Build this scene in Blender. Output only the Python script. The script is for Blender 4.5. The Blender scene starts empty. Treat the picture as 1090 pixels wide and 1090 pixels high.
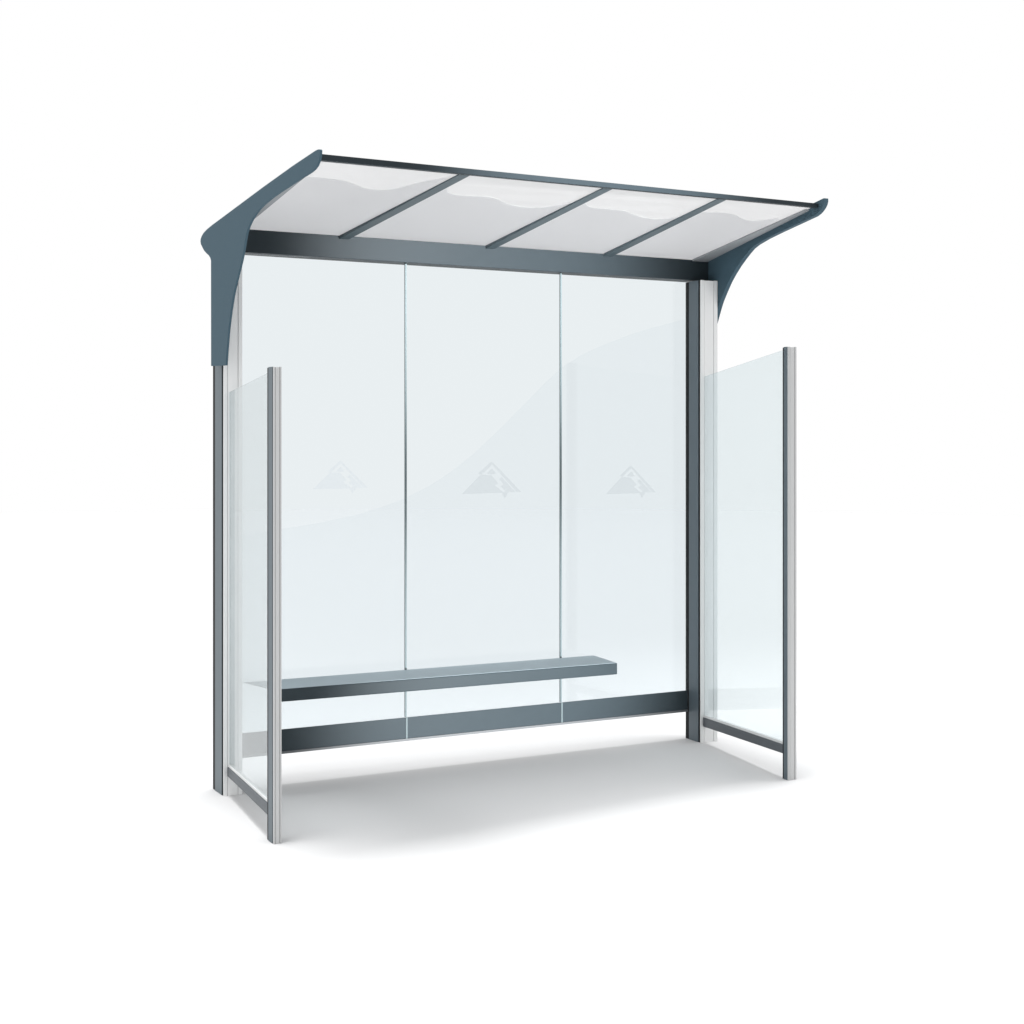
import bpy, bmesh, math
from mathutils import Vector

scene = bpy.context.scene
col = scene.collection

# ------------------------------------------------------------------ materials
def new_mat(name):
    m = bpy.data.materials.new(name)
    m.use_nodes = True
    nt = m.node_tree
    nt.nodes.clear()
    out = nt.nodes.new('ShaderNodeOutputMaterial')
    return m, nt, out

def paint(name, colour, rough=0.5, spec=0.3, metal=0.0, grain=0.04, scale=60.0, coat=0.0, stretch=(1, 1, 1)):
    """painted or anodised metal with a faint procedural grain"""
    m, nt, out = new_mat(name)
    N, L = nt.nodes, nt.links
    b = N.new('ShaderNodeBsdfPrincipled')
    tc = N.new('ShaderNodeTexCoord')
    mp = N.new('ShaderNodeMapping')
    mp.inputs['Scale'].default_value = stretch
    nz = N.new('ShaderNodeTexNoise')
    nz.inputs['Scale'].default_value = scale
    nz.inputs['Detail'].default_value = 4
    L.new(tc.outputs['Object'], mp.inputs['Vector'])
    L.new(mp.outputs['Vector'], nz.inputs['Vector'])
    mr = N.new('ShaderNodeMapRange')
    mr.inputs['To Min'].default_value = 1 - grain
    mr.inputs['To Max'].default_value = 1 + grain
    L.new(nz.outputs['Fac'], mr.inputs['Value'])
    mx = N.new('ShaderNodeVectorMath'); mx.operation = 'SCALE'
    mx.inputs[0].default_value = colour
    L.new(mr.outputs['Result'], mx.inputs['Scale'])
    L.new(mx.outputs['Vector'], b.inputs['Base Color'])
    r2 = N.new('ShaderNodeMapRange')
    r2.inputs['To Min'].default_value = max(0.02, rough - 0.05)
    r2.inputs['To Max'].default_value = rough + 0.05
    L.new(nz.outputs['Fac'], r2.inputs['Value'])
    L.new(r2.outputs['Result'], b.inputs['Roughness'])
    b.inputs['Specular IOR Level'].default_value = spec
    b.inputs['Metallic'].default_value = metal
    b.inputs['Coat Weight'].default_value = coat
    L.new(b.outputs['BSDF'], out.inputs['Surface'])
    return m

def glass(name, tint, f0=0.04, rough=0.0, edge=1.0, haze=0.0, haze_col=(0.8, 0.85, 0.87)):
    """thin pane: tinted straight-through transmission, Schlick reflection, optional slight haze"""
    m, nt, out = new_mat(name)
    N, L = nt.nodes, nt.links
    tr = N.new('ShaderNodeBsdfTransparent'); tr.inputs['Color'].default_value = (*tint, 1)
    gl = N.new('ShaderNodeBsdfGlossy'); gl.inputs['Roughness'].default_value = rough
    lw = N.new('ShaderNodeLayerWeight')
    pw = N.new('ShaderNodeMath'); pw.operation = 'POWER'; pw.inputs[1].default_value = 5.0
    lw.inputs['Blend'].default_value = 0.5
    L.new(lw.outputs['Facing'], pw.inputs[0])
    ma = N.new('ShaderNodeMath'); ma.operation = 'MULTIPLY_ADD'
    ma.inputs[1].default_value = (1 - f0) * edge; ma.inputs[2].default_value = f0
    L.new(pw.outputs[0], ma.inputs[0])
    mix = N.new('ShaderNodeMixShader')
    L.new(ma.outputs[0], mix.inputs['Fac'])
    L.new(gl.outputs['BSDF'], mix.inputs[2])
    if haze > 0:
        tl = N.new('ShaderNodeBsdfTranslucent'); tl.inputs['Color'].default_value = (*haze_col, 1)
        df = N.new('ShaderNodeBsdfDiffuse'); df.inputs['Color'].default_value = (*haze_col, 1)
        h = N.new('ShaderNodeMixShader'); h.inputs['Fac'].default_value = 0.5
        L.new(tl.outputs[0], h.inputs[1]); L.new(df.outputs[0], h.inputs[2])
        hm = N.new('ShaderNodeMixShader'); hm.inputs['Fac'].default_value = haze
        L.new(tr.outputs[0], hm.inputs[1]); L.new(h.outputs[0], hm.inputs[2])
        L.new(hm.outputs[0], mix.inputs[1])
    else:
        L.new(tr.outputs[0], mix.inputs[1])
    L.new(mix.outputs[0], out.inputs['Surface'])
    return m

def opal(name, colour, trans=0.75):
    """light-diffusing roof sheet: lit through from above"""
    m, nt, out = new_mat(name)
    N, L = nt.nodes, nt.links
    tl = N.new('ShaderNodeBsdfTranslucent'); tl.inputs['Color'].default_value = (*colour, 1)
    b = N.new('ShaderNodeBsdfPrincipled')
    b.inputs['Base Color'].default_value = (*colour, 1)
    b.inputs['Roughness'].default_value = 0.25
    b.inputs['Specular IOR Level'].default_value = 0.3
    mix = N.new('ShaderNodeMixShader'); mix.inputs['Fac'].default_value = trans
    L.new(b.outputs[0], mix.inputs[1]); L.new(tl.outputs[0], mix.inputs[2])
    L.new(mix.outputs[0], out.inputs['Surface'])
    return m

M_BRACKET = paint('bracket_paint', (0.058, 0.101, 0.130), rough=0.6, spec=0.1, grain=0.02)
M_BEAM = paint('beam_paint', (0.020, 0.0285, 0.034), rough=0.45, spec=0.15, grain=0.05, scale=20)
M_KICK = paint('kick_plate_paint', (0.034, 0.047, 0.055), rough=0.45, spec=0.15, grain=0.05, scale=20)
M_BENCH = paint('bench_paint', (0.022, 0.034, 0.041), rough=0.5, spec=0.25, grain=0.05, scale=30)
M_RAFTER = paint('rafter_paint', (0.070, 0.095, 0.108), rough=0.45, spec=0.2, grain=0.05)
M_SEAT_LIT = paint('seat_lit_tone', (0.33, 0.40, 0.44), rough=0.5, spec=0.3, grain=0.04, scale=40)  # bench colour made lighter, with the light on its top painted in
M_SIDE = paint('blue_grey_anodised', (0.103, 0.132, 0.152), rough=0.4, spec=0.3, grain=0.05, scale=30, stretch=(1, 1, 0.05))
M_CORE = paint('charcoal_profile', (0.012, 0.013, 0.014), rough=0.5, spec=0.1, grain=0.05)
M_ALU = paint('light_aluminium', (0.735, 0.745, 0.745), rough=0.35, spec=0.4, grain=0.03, scale=30, stretch=(1, 1, 0.03))
M_ALU_G = paint('satin_aluminium', (0.50, 0.507, 0.508), rough=0.35, spec=0.4, grain=0.04, scale=30, stretch=(1, 1, 0.03))
M_RAIL = paint('rail_paint', (0.085, 0.098, 0.11), rough=0.45, spec=0.25, grain=0.05)
M_TRIM = paint('grey_roof_trim', (0.27, 0.285, 0.30), rough=0.5, spec=0.3, grain=0.03)
M_CLIP = paint('grey_channel', (0.13, 0.138, 0.145), rough=0.45, spec=0.3, grain=0.03)
M_JOINT = paint('joint_seal', (0.12, 0.155, 0.165), rough=0.5, spec=0.3, grain=0.05)
M_GLASS = glass('back_glass', (0.908, 0.934, 0.944), f0=0.03)
M_GLASS_SIDE = glass('side_glass', (0.928, 0.955, 0.962), f0=0.03, haze=0.105, haze_col=(0.80, 0.88, 0.90))
M_GLOSS = glass('gloss_sweep_tint', (0.978, 0.984, 0.988), f0=0.0, edge=0.0)  # tint that leaves a painted gloss sweep above it
M_EMBLEM = glass('etched_emblem', (0.955, 0.959, 0.962), f0=0.0, edge=0.0)
M_EMBLEM_PALE = glass('etched_emblem_pale', (0.976, 0.981, 0.988), f0=0.0, edge=0.0)
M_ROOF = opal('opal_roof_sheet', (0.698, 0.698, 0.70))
M_CLOUD = opal('cloud_reflection_grey', (0.905, 0.908, 0.914), 0.92)  # grey tone around a painted cloud reflection

# ------------------------------------------------------------------ mesh helpers
def link_mesh(name, bm, mat, parent=None, bevel=0.0, smooth=False):
    bmesh.ops.recalc_face_normals(bm, faces=bm.faces)
    me = bpy.data.meshes.new(name)
    bm.to_mesh(me); bm.free()
    o = bpy.data.objects.new(name, me)
    col.objects.link(o)
    me.materials.append(mat)
    o.parent = parent
    if bevel:
        b = o.modifiers.new('bevel', 'BEVEL'); b.width = bevel; b.segments = 2
        b.limit_method = 'ANGLE'; b.angle_limit = math.radians(40)
    if smooth:
        for p in me.polygons: p.use_smooth = True
    return o

def hexa(bm, pts):
    """eight corners: four of the lower or near face, then the four opposite ones"""
    v = [bm.verts.new(p) for p in pts]
    for f in ((0, 3, 2, 1), (4, 5, 6, 7), (0, 1, 5, 4), (1, 2, 6, 5), (2, 3, 7, 6), (3, 0, 4, 7)):
        bm.faces.new([v[i] for i in f])

def box(bm, x0, x1, y0, y1, z0, z1):
    hexa(bm, [(x0, y0, z0), (x1, y0, z0), (x1, y1, z0), (x0, y1, z0),
              (x0, y0, z1), (x1, y0, z1), (x1, y1, z1), (x0, y1, z1)])

def box_part(name, dims, mat, parent, bevel=0.0):
    bm = bmesh.new(); box(bm, *dims)
    return link_mesh(name, bm, mat, parent, bevel)

def prism(bm, loop_a, loop_b):
    a = [bm.verts.new(p) for p in loop_a]; b = [bm.verts.new(p) for p in loop_b]
    n = len(a)
    bm.faces.new(a); bm.faces.new(b[::-1])
    for i in range(n):
        bm.faces.new([a[i], a[(i + 1) % n], b[(i + 1) % n], b[i]])

def bar(bm, p0, p1, wx, h0, h1):
    """bar along p0 -> p1, wx wide in x, h deep in z, its top face on the line"""
    pts = []
    for p, h in ((p0, h0), (p1, h1)):
        x, y, z = p
        pts += [(x - wx / 2, y, z - h), (x + wx / 2, y, z - h), (x + wx / 2, y, z), (x - wx / 2, y, z)]
    hexa(bm, pts)

# ------------------------------------------------------------------ ground
bm = bmesh.new()
bmesh.ops.create_circle(bm, cap_ends=True, segments=128, radius=26.0)
bmesh.ops.translate(bm, verts=bm.verts, vec=(1.5, 2.0, 0))
mg, nt, out = new_mat('white_floor')
b = nt.nodes.new('ShaderNodeBsdfDiffuse')
b.inputs['Color'].default_value = (0.67, 0.67, 0.673, 1)
nt.links.new(b.outputs[0], out.inputs['Surface'])
ground = link_mesh('ground', bm, mg)
ground['kind'] = 'structure'

# ------------------------------------------------------------------ the shelter
shelter = bpy.data.objects.new('bus_shelter', None)
col.objects.link(shelter)
shelter['label'] = 'open glass bus shelter with blue-grey roof brackets, bench and side screens on white ground'
shelter['category'] = 'bus shelter'
S = shelter

def post(name, x0, x1, y0, y1, z1, front_mat, edge, side_from=0.0):
    """extruded post: charcoal core, blue-grey side covers, aluminium front cover"""
    e = edge
    t = 0.0035
    core = box_part(name, (x0 + t, x1 - t, y0 + 0.006, y1, 0, z1 - 0.003), M_CORE, S)
    bm = bmesh.new()
    d = y1 - y0
    box(bm, x0, x0 + t, y0 + d * 0.17, y1 - d * 0.24, 0, z1)
    box(bm, x1 - t, x1, y0 + d * 0.17, y1 - d * 0.24, 0, z1)
    link_mesh('side_cover', bm, M_SIDE, core, 0.001)
    bm = bmesh.new()
    w = x1 - x0
    box(bm, x0 + 0.001, x0 + w * 0.20, y0, y0 + 0.010, 0, z1)
    box(bm, x0 + w * 0.20 + 0.002, x1 - w * 0.24, y0 + 0.0015, y0 + 0.010, 0, z1 - 0.002)
    box(bm, x1 - w * 0.24 + 0.002, x1 - 0.001, y0, y0 + 0.010, 0, z1)
    link_mesh('front_cover', bm, front_mat, core, 0.0012)
    return core

YG = 0.214                                   # face of the back glazing
post('rear_post', 0.024, 0.127, 0.105, 0.302, 2.865, M_ALU, 0.02)
post('rear_post', 3.032, 3.158, 0.063, 0.232, 2.842, M_ALU, 0.02)
post('front_post', -0.059, -0.018, -0.910, -0.814, 2.222, M_ALU_G, 0.012)
post('front_post', 2.870, 2.928, -0.998, -0.944, 2.381, M_ALU_G, 0.012)

# roof brackets: a curved plate on the outer face of each rear post
REAR = [(0.175, 3.004), (0.262, 2.992), (0.315, 2.981), (0.350, 2.968), (0.370, 2.954), (0.374, 2.940), (0.366, 2.924),
        (0.335, 2.902), (0.308, 2.884), (0.262, 2.864), (0.224, 2.850), (0.198, 2.835), (0.185, 2.818)]
LEFT = [(0.183, 2.262), (-0.066, 2.257), (-0.085, 2.340), (-0.113, 2.443), (-0.150, 2.533), (-0.190, 2.608), (-0.237, 2.671), (-0.287, 2.728),
        (-0.325, 2.775), (-0.354, 2.819), (-0.378, 2.863), (-0.402, 2.901), (-0.428, 2.925), (-0.456, 2.943), (-0.496, 2.963), (-0.541, 2.980), (-0.595, 2.996), (-0.652, 3.008),
        (-0.780, 3.027), (-0.917, 3.041), (-1.166, 3.063), (-1.290, 3.073), (-1.332, 3.080), (-1.362, 3.090), (-1.380, 3.101), (-1.392, 3.112), (-1.402, 3.127), (-1.406, 3.153),
        (-1.400, 3.158), (-1.380, 3.161), (-1.352, 3.161), (-1.068, 3.137), (-0.652, 3.095), (-0.144, 3.039)]
RIGHT = [(0.185, 2.300), (0.125, 2.300), (0.118, 2.560), (0.063, 2.674), (0.040, 2.715), (0.000, 2.770), (-0.045, 2.827), (-0.092, 2.874), (-0.140, 2.916), (-0.190, 2.953),
         (-0.235, 2.984), (-0.275, 3.008), (-0.325, 3.027), (-0.420, 3.051), (-0.552, 3.077), (-0.860, 3.132), (-0.890, 3.143), (-0.912, 3.156), (-0.930, 3.171), (-0.943, 3.187),
         (-0.950, 3.206), (-0.949, 3.222), (-0.940, 3.222), (-0.875, 3.210), (-0.767, 3.192), (-0.144, 3.090)]
def bracket(profile, x0, x1):
    prof = profile + REAR
    bm = bmesh.new()
    prism(bm, [(x0, y, z) for y, z in prof], [(x1, y, z) for y, z in prof])
    return link_mesh('roof_bracket', bm, M_BRACKET, S, 0.0015)
lb = bracket(LEFT, -0.020, -0.008)
box_part('mount_plate', (-0.0075, 0.0235, 0.125, 0.172, 2.32, 2.82), M_CORE, lb)
bracket(RIGHT[:-1] + [(-0.144, 3.088), (0.10, 3.048), (0.175, 3.030)], 3.160, 3.190)

# header beam over the back glazing, and the roof's front edge beam
bm = bmesh.new()
xl, xr = 0.014, 3.158
hexa(bm, [(xl, 0.163, 2.872), (xr, 0.163, 2.848), (xr, 0.300, 2.848), (xl, 0.300, 2.872),
          (xl, 0.163, 2.995), (xr, 0.163, 2.974), (xr, 0.300, 2.974), (xl, 0.300, 2.995)])
link_mesh('header_beam', bm, M_BEAM, S, 0.002)
bm = bmesh.new()
hexa(bm, [(xl, -1.308, 3.128), (xr, -0.900, 3.175), (xr, -0.866, 3.175), (xl, -1.274, 3.128),
          (xl, -1.308, 3.156), (xr, -0.900, 3.198), (xr, -0.866, 3.198), (xl, -1.274, 3.156)])
link_mesh('front_beam', bm, M_BEAM, S, 0.0015)

# roof: four sheets on a ruled surface from header to front beam, three rafters below
RL, RR = Vector((0.014, 0.163, 2.997)), Vector((3.157, 0.163, 2.980))
FL, FR = Vector((0.014, -1.290, 3.138)), Vector((3.157, -0.880, 3.186))
def roof(s, t, dz=0.0):
    p = RL.lerp(RR, s).lerp(FL.lerp(FR, s), t)
    return (p.x, p.y, p.z + dz)

rafters = [((0.226, 0.0), (0.251, 0.985), 0.058), ((0.513, 0.0), (0.5275, 0.985), 0.056), ((0.766, 0.0), (0.777, 0.985), 0.056)]
for (s0, t0), (s1, t1), w in rafters:
    bm = bmesh.new()
    a, c = roof(s0, 0.0, -0.003), roof(s1, t1 + 0.008, -0.003)
    bar(bm, a, c, w, 0.018, 0.006)
    link_mesh('rafter', bm, M_RAFTER, S, 0.0015)

# wavy front edge of the grey layer that draws a cloud reflection on each sheet, as (across, along) of the roof
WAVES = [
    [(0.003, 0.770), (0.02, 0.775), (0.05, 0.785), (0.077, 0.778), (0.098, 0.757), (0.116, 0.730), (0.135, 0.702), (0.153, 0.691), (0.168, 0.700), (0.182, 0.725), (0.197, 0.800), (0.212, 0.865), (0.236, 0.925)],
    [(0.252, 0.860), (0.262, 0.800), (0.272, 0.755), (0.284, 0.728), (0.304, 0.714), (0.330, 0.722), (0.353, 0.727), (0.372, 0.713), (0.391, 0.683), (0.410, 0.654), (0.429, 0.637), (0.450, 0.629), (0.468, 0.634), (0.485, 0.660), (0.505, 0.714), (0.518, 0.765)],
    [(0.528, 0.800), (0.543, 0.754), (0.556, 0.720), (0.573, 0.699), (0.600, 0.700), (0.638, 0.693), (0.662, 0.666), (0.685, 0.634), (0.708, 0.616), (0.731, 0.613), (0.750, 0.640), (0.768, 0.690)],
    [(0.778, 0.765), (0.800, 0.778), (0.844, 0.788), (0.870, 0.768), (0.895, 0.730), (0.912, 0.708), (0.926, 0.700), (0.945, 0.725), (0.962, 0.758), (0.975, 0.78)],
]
edges = [(0.0015, 0.0015), (0.2262, 0.2512), (0.5132, 0.5277), (0.7662, 0.7772), (0.9985, 0.9985)]
def edge_s(i, t):
    return edges[i][0] + (edges[i][1] - edges[i][0]) * t
TB, TF = -0.135, 0.985
for i in range(4):
    bm = bmesh.new()
    g = 0.0012
    N_ = 8
    lo, up = [], []
    for k in range(N_ + 1):
        t = TB + (TF - TB) * k / N_
        l, r = edge_s(i, t) + g, edge_s(i + 1, t) - g
        lo.append((bm.verts.new(roof(l, t)), bm.verts.new(roof(r, t))))
        up.append((bm.verts.new(roof(l, t, 0.008)), bm.verts.new(roof(r, t, 0.008))))
    for k in range(N_):
        bm.faces.new((lo[k][0], lo[k][1], lo[k + 1][1], lo[k + 1][0]))
        bm.faces.new((up[k][0], up[k + 1][0], up[k + 1][1], up[k][1]))
        for e in (0, 1):
            bm.faces.new((lo[k][e], lo[k + 1][e], up[k + 1][e], up[k][e]))
    for k in (0, N_):
        bm.faces.new((lo[k][0], lo[k][1], up[k][1], up[k][0]))
    sheet = link_mesh('roof_panel', bm, M_ROOF, S)
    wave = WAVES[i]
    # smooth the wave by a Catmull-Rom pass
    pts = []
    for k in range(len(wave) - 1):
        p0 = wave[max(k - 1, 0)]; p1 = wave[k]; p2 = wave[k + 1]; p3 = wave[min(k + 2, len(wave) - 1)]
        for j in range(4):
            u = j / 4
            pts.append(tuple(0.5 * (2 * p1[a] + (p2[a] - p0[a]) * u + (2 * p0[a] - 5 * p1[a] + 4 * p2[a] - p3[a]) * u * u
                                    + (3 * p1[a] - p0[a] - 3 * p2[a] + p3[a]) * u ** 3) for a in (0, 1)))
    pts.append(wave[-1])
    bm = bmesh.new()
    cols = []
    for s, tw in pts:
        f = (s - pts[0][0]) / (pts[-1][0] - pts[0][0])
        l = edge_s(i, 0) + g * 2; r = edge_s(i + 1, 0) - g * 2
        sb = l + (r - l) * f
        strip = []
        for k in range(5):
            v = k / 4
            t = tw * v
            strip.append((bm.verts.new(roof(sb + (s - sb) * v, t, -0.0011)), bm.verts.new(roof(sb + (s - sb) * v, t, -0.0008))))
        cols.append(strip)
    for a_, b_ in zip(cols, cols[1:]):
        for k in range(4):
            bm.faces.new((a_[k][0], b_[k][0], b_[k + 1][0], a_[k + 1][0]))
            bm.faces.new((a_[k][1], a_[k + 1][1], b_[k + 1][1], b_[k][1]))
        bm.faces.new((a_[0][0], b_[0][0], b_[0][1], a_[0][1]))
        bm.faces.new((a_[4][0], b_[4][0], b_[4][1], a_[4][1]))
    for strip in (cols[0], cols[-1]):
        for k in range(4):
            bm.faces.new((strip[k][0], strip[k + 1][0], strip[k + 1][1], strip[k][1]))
    link_mesh('cloud_reflection_layer', bm, M_CLOUD, sheet)  # added layer, its wavy edge outlines a drawn cloud reflection

# grey clamp trim where the sheets meet the brackets
for s_in, s_out in ((0.962, 0.9985), (0.038, 0.0015)):
    bm = bmesh.new()
    A = [roof(s_in, 0.0, -0.014), roof(s_out, 0.0, -0.014), roof(s_out, 0.0, -0.003), roof(s_in, 0.0, -0.003)]
    m_ = s_out + (s_in - s_out) * 0.30
    B = [roof(m_, 0.95, -0.010), roof(s_out, 0.95, -0.010), roof(s_out, 0.95, -0.003), roof(m_, 0.95, -0.003)]
    hexa(bm, A + B)
    link_mesh('roof_trim', bm, M_TRIM, S, 0.001)

# back glazing: three panes, seals between them, kick plate and bottom channel
X0, XA, XB, X1 = 0.128, 1.120, 2.129, 3.031
K0, K1 = 0.184, 0.302
panes = [(X0, XA - 0.003), (XA + 0.003, XB - 0.003), (XB + 0.003, X1)]
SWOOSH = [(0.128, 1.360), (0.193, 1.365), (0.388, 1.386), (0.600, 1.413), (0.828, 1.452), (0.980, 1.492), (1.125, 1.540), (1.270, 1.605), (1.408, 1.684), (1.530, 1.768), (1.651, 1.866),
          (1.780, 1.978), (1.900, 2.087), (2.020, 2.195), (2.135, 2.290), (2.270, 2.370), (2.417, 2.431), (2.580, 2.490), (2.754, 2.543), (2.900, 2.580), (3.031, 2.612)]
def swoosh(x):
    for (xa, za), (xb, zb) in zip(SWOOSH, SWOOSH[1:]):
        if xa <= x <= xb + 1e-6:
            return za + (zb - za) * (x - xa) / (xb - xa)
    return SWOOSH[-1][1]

def emblem(cx, cz, k, mat, parent):
    """mountain peak: solid left slope, outlined diamond peak and crossing right slope, as one thin etched sheet"""
    yb = YG - 0.0022
    polys = [
        [(-0.190, -0.075), (-0.070, 0.035), (0.000, 0.030), (0.045, -0.018), (0.022, -0.030), (0.085, -0.075)],
        [(-0.088, 0.040), (0.000, 0.110), (0.004, 0.090), (-0.062, 0.036)],
        [(0.004, 0.110), (0.195, -0.070), (0.165, -0.070), (0.006, 0.090)],
        [(-0.030, 0.040), (0.002, 0.068), (0.034, 0.040), (0.002, 0.034)],
        [(0.050, 0.005), (0.068, 0.018), (0.160, -0.072), (0.128, -0.072)],
        [(0.070, -0.080), (0.104, -0.050), (0.120, -0.064), (0.086, -0.108)],
        [(0.060, -0.036), (0.078, -0.024), (0.104, -0.048), (0.088, -0.060)],
    ]
    bm = bmesh.new()
    for p in polys:
        prism(bm, [(cx + x * k, yb, cz + z * k) for x, z in p], [(cx + x * k, yb + 0.0008, cz + z * k) for x, z in p])
    return link_mesh('emblem', bm, mat, parent)

logos = [(0.722, 1.662, 0.84, M_EMBLEM_PALE), (1.662, 1.630, 1.0, M_EMBLEM), (2.618, 1.604, 0.93, M_EMBLEM)]
for (a, c), lg in zip(panes, logos):
    pane = box_part('back_panel', (a, c, YG, YG + 0.010, K0 + 0.004, 2.868), M_GLASS, S)
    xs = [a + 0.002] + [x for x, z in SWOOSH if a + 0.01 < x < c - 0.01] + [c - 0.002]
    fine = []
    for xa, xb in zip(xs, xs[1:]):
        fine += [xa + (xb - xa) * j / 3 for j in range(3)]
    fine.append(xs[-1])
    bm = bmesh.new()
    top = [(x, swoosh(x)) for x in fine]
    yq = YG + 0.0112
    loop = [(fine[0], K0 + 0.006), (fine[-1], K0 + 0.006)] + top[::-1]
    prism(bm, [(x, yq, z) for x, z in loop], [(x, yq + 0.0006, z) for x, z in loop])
    link_mesh('gloss_sweep_layer', bm, M_GLOSS, pane)  # added layer, its curved edge draws a gloss reflection on the glass
    emblem(*lg, pane)

for x in (XA, XB):
    box_part('joint_strip', (x - 0.0048, x + 0.0048, YG - 0.0015, YG + 0.0103, K1 + 0.001, 2.868), M_JOINT, S)
kick = box_part('kick_plate', (X0, X1, YG - 0.010, YG - 0.003, K0, K1), M_KICK, S, 0.001)
for x in (XA, XB):
    box_part('joint_strip', (x - 0.0045, x + 0.0045, YG - 0.0125, YG - 0.0101, K0, K1), M_JOINT, kick)
box_part('base_channel', (X0, X1, YG - 0.014, YG + 0.016, K0 - 0.014, K0 - 0.0005), M_CLIP, S, 0.001)

# bench: a long folded-metal seat carried on brackets from the base of the glazing
bench_bm = bmesh.new()
hexa(bench_bm, [(0.262, -0.099, 0.508), (2.328, -0.099, 0.497), (2.354, 0.204, 0.497), (0.480, 0.204, 0.506),
                (0.232, -0.099, 0.574), (2.328, -0.099, 0.563), (2.354, 0.204, 0.566), (0.160, 0.204, 0.574)])
bench = link_mesh('bench_seat', bench_bm, M_BENCH, S, 0.004)
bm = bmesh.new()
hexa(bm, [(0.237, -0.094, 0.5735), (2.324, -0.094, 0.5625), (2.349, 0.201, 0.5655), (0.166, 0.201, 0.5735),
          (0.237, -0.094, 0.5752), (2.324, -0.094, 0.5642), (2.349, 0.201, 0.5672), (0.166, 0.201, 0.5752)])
link_mesh('seat_lit_top', bm, M_SEAT_LIT, bench)  # added skin, puts the brighter top light into the seat's colour

for x in (XA, XB):                            # fixings under the seat, at the glass joints
    bm = bmesh.new()
    prism(bm, [(x - 0.018, 0.02, 0.4968), (x - 0.018, 0.212, 0.4968), (x - 0.018, 0.212, 0.466), (x - 0.018, 0.02, 0.491)],
              [(x + 0.018, 0.02, 0.4968), (x + 0.018, 0.212, 0.4968), (x + 0.018, 0.212, 0.466), (x + 0.018, 0.02, 0.491)])
    link_mesh('bench_bracket', bm, M_RAIL, bench)

# side screens: glass held by the rear post, the front post and a bottom rail
def screen(p_rear, p_front, top_r, top_f, low_r, low_f, hi_r, hi_f):
    (xr_, yr_), (xf_, yf_) = p_rear, p_front
    d = Vector((xf_ - xr_, yf_ - yr_)).normalized(); n = Vector((-d.y, d.x))
    def slab(bm, half, zr0, zf0, zr1, zf1):
        h = [(xr_ - n.x * half, yr_ - n.y * half), (xr_ + n.x * half, yr_ + n.y * half),
             (xf_ + n.x * half, yf_ + n.y * half), (xf_ - n.x * half, yf_ - n.y * half)]
        z0 = (zr0, zr0, zf0, zf0); z1 = (zr1, zr1, zf1, zf1)
        hexa(bm, [(*p, z) for p, z in zip(h, z0)] + [(*p, z) for p, z in zip(h, z1)])
    bm = bmesh.new(); slab(bm, 0.004, hi_r + 0.001, hi_f + 0.001, top_r, top_f)
    pane = link_mesh('side_panel', bm, M_GLASS_SIDE, S)
    bm = bmesh.new(); slab(bm, 0.014, low_r, low_f, hi_r, hi_f)
    rail = link_mesh('bottom_rail', bm, M_RAIL, S, 0.001)
    bm = bmesh.new(); slab(bm, 0.008, hi_r + 0.0005, hi_f + 0.0005, hi_r + 0.014, hi_f + 0.014)
    link_mesh('glazing_bead', bm, M_ALU, rail)
screen((0.058, 0.103), (-0.040, -0.812), 2.123, 2.200, 0.106, 0.115, 0.152, 0.168)
screen((3.062, 0.061), (2.892, -0.942), 2.250, 2.368, 0.100, 0.137, 0.155, 0.186)

# ------------------------------------------------------------------ studio light
world = bpy.data.worlds.new('World')
scene.world = world
world.use_nodes = True
bg = world.node_tree.nodes['Background']
bg.inputs['Color'].default_value = (1, 1, 1, 1)
bg.inputs['Strength'].default_value = 1.0

def lamp(name, kind, loc, target, energy, **kw):
    l = bpy.data.lights.new(name, kind)
    l.energy = energy
    for k, v in kw.items(): setattr(l, k, v)
    if kind == 'SPOT': l.specular_factor = 0.0
    o = bpy.data.objects.new(name, l)
    col.objects.link(o)
    o.location = loc
    o.rotation_euler = (Vector(target) - Vector(loc)).to_track_quat('-Z', 'Y').to_euler()
    return o
lamp('overhead_softbox', 'AREA', (1.6, 3.6, 120), (1.6, -0.3, 0), 78000, shape='SQUARE', size=17.0)
for lx in (-1.7, 4.9):
    lamp('added_edge_fill', 'AREA', (lx, -0.9, 13), (lx, -1.1, 0), 50, shape='SQUARE', size=2.2, spread=math.radians(42))  # unseen fills added to brighten the ground beside the roof shadow
lamp('added_header_spot', 'SPOT', (1.65, -9.0, 3.5), (1.65, 0.16, 2.94), 13500, spot_size=math.radians(16.8), spot_blend=1.0, shadow_soft_size=0.1)  # unseen spot added to brighten the middle of the roof beams
lamp('added_kick_spot', 'SPOT', (1.75, -9.0, 0.30), (1.70, 0.2, 0.38), 10200, spot_size=math.radians(16.6), spot_blend=1.0, shadow_soft_size=0.05)  # unseen spot added to brighten the middle of kick plate and bench

# ------------------------------------------------------------------ camera
cam = bpy.data.cameras.new('camera')
co = bpy.data.objects.new('camera', cam)
col.objects.link(co)
co.location = (-2.487, -7.811, 1.945)
co.rotation_euler = (math.pi / 2, 0, -0.4905)
cam.sensor_width = 36
cam.lens = 54.68
cam.shift_y = -0.0839
cam.clip_end = 500
scene.camera = co

scene.render.resolution_x = 1024
scene.render.resolution_y = 1024
scene.view_settings.view_transform = 'Standard'
scene.view_settings.look = 'None'
scene.view_settings.exposure = 0
scene.view_settings.gamma = 1
scene.cycles.transparent_max_bounces = 24
scene.cycles.max_bounces = 12
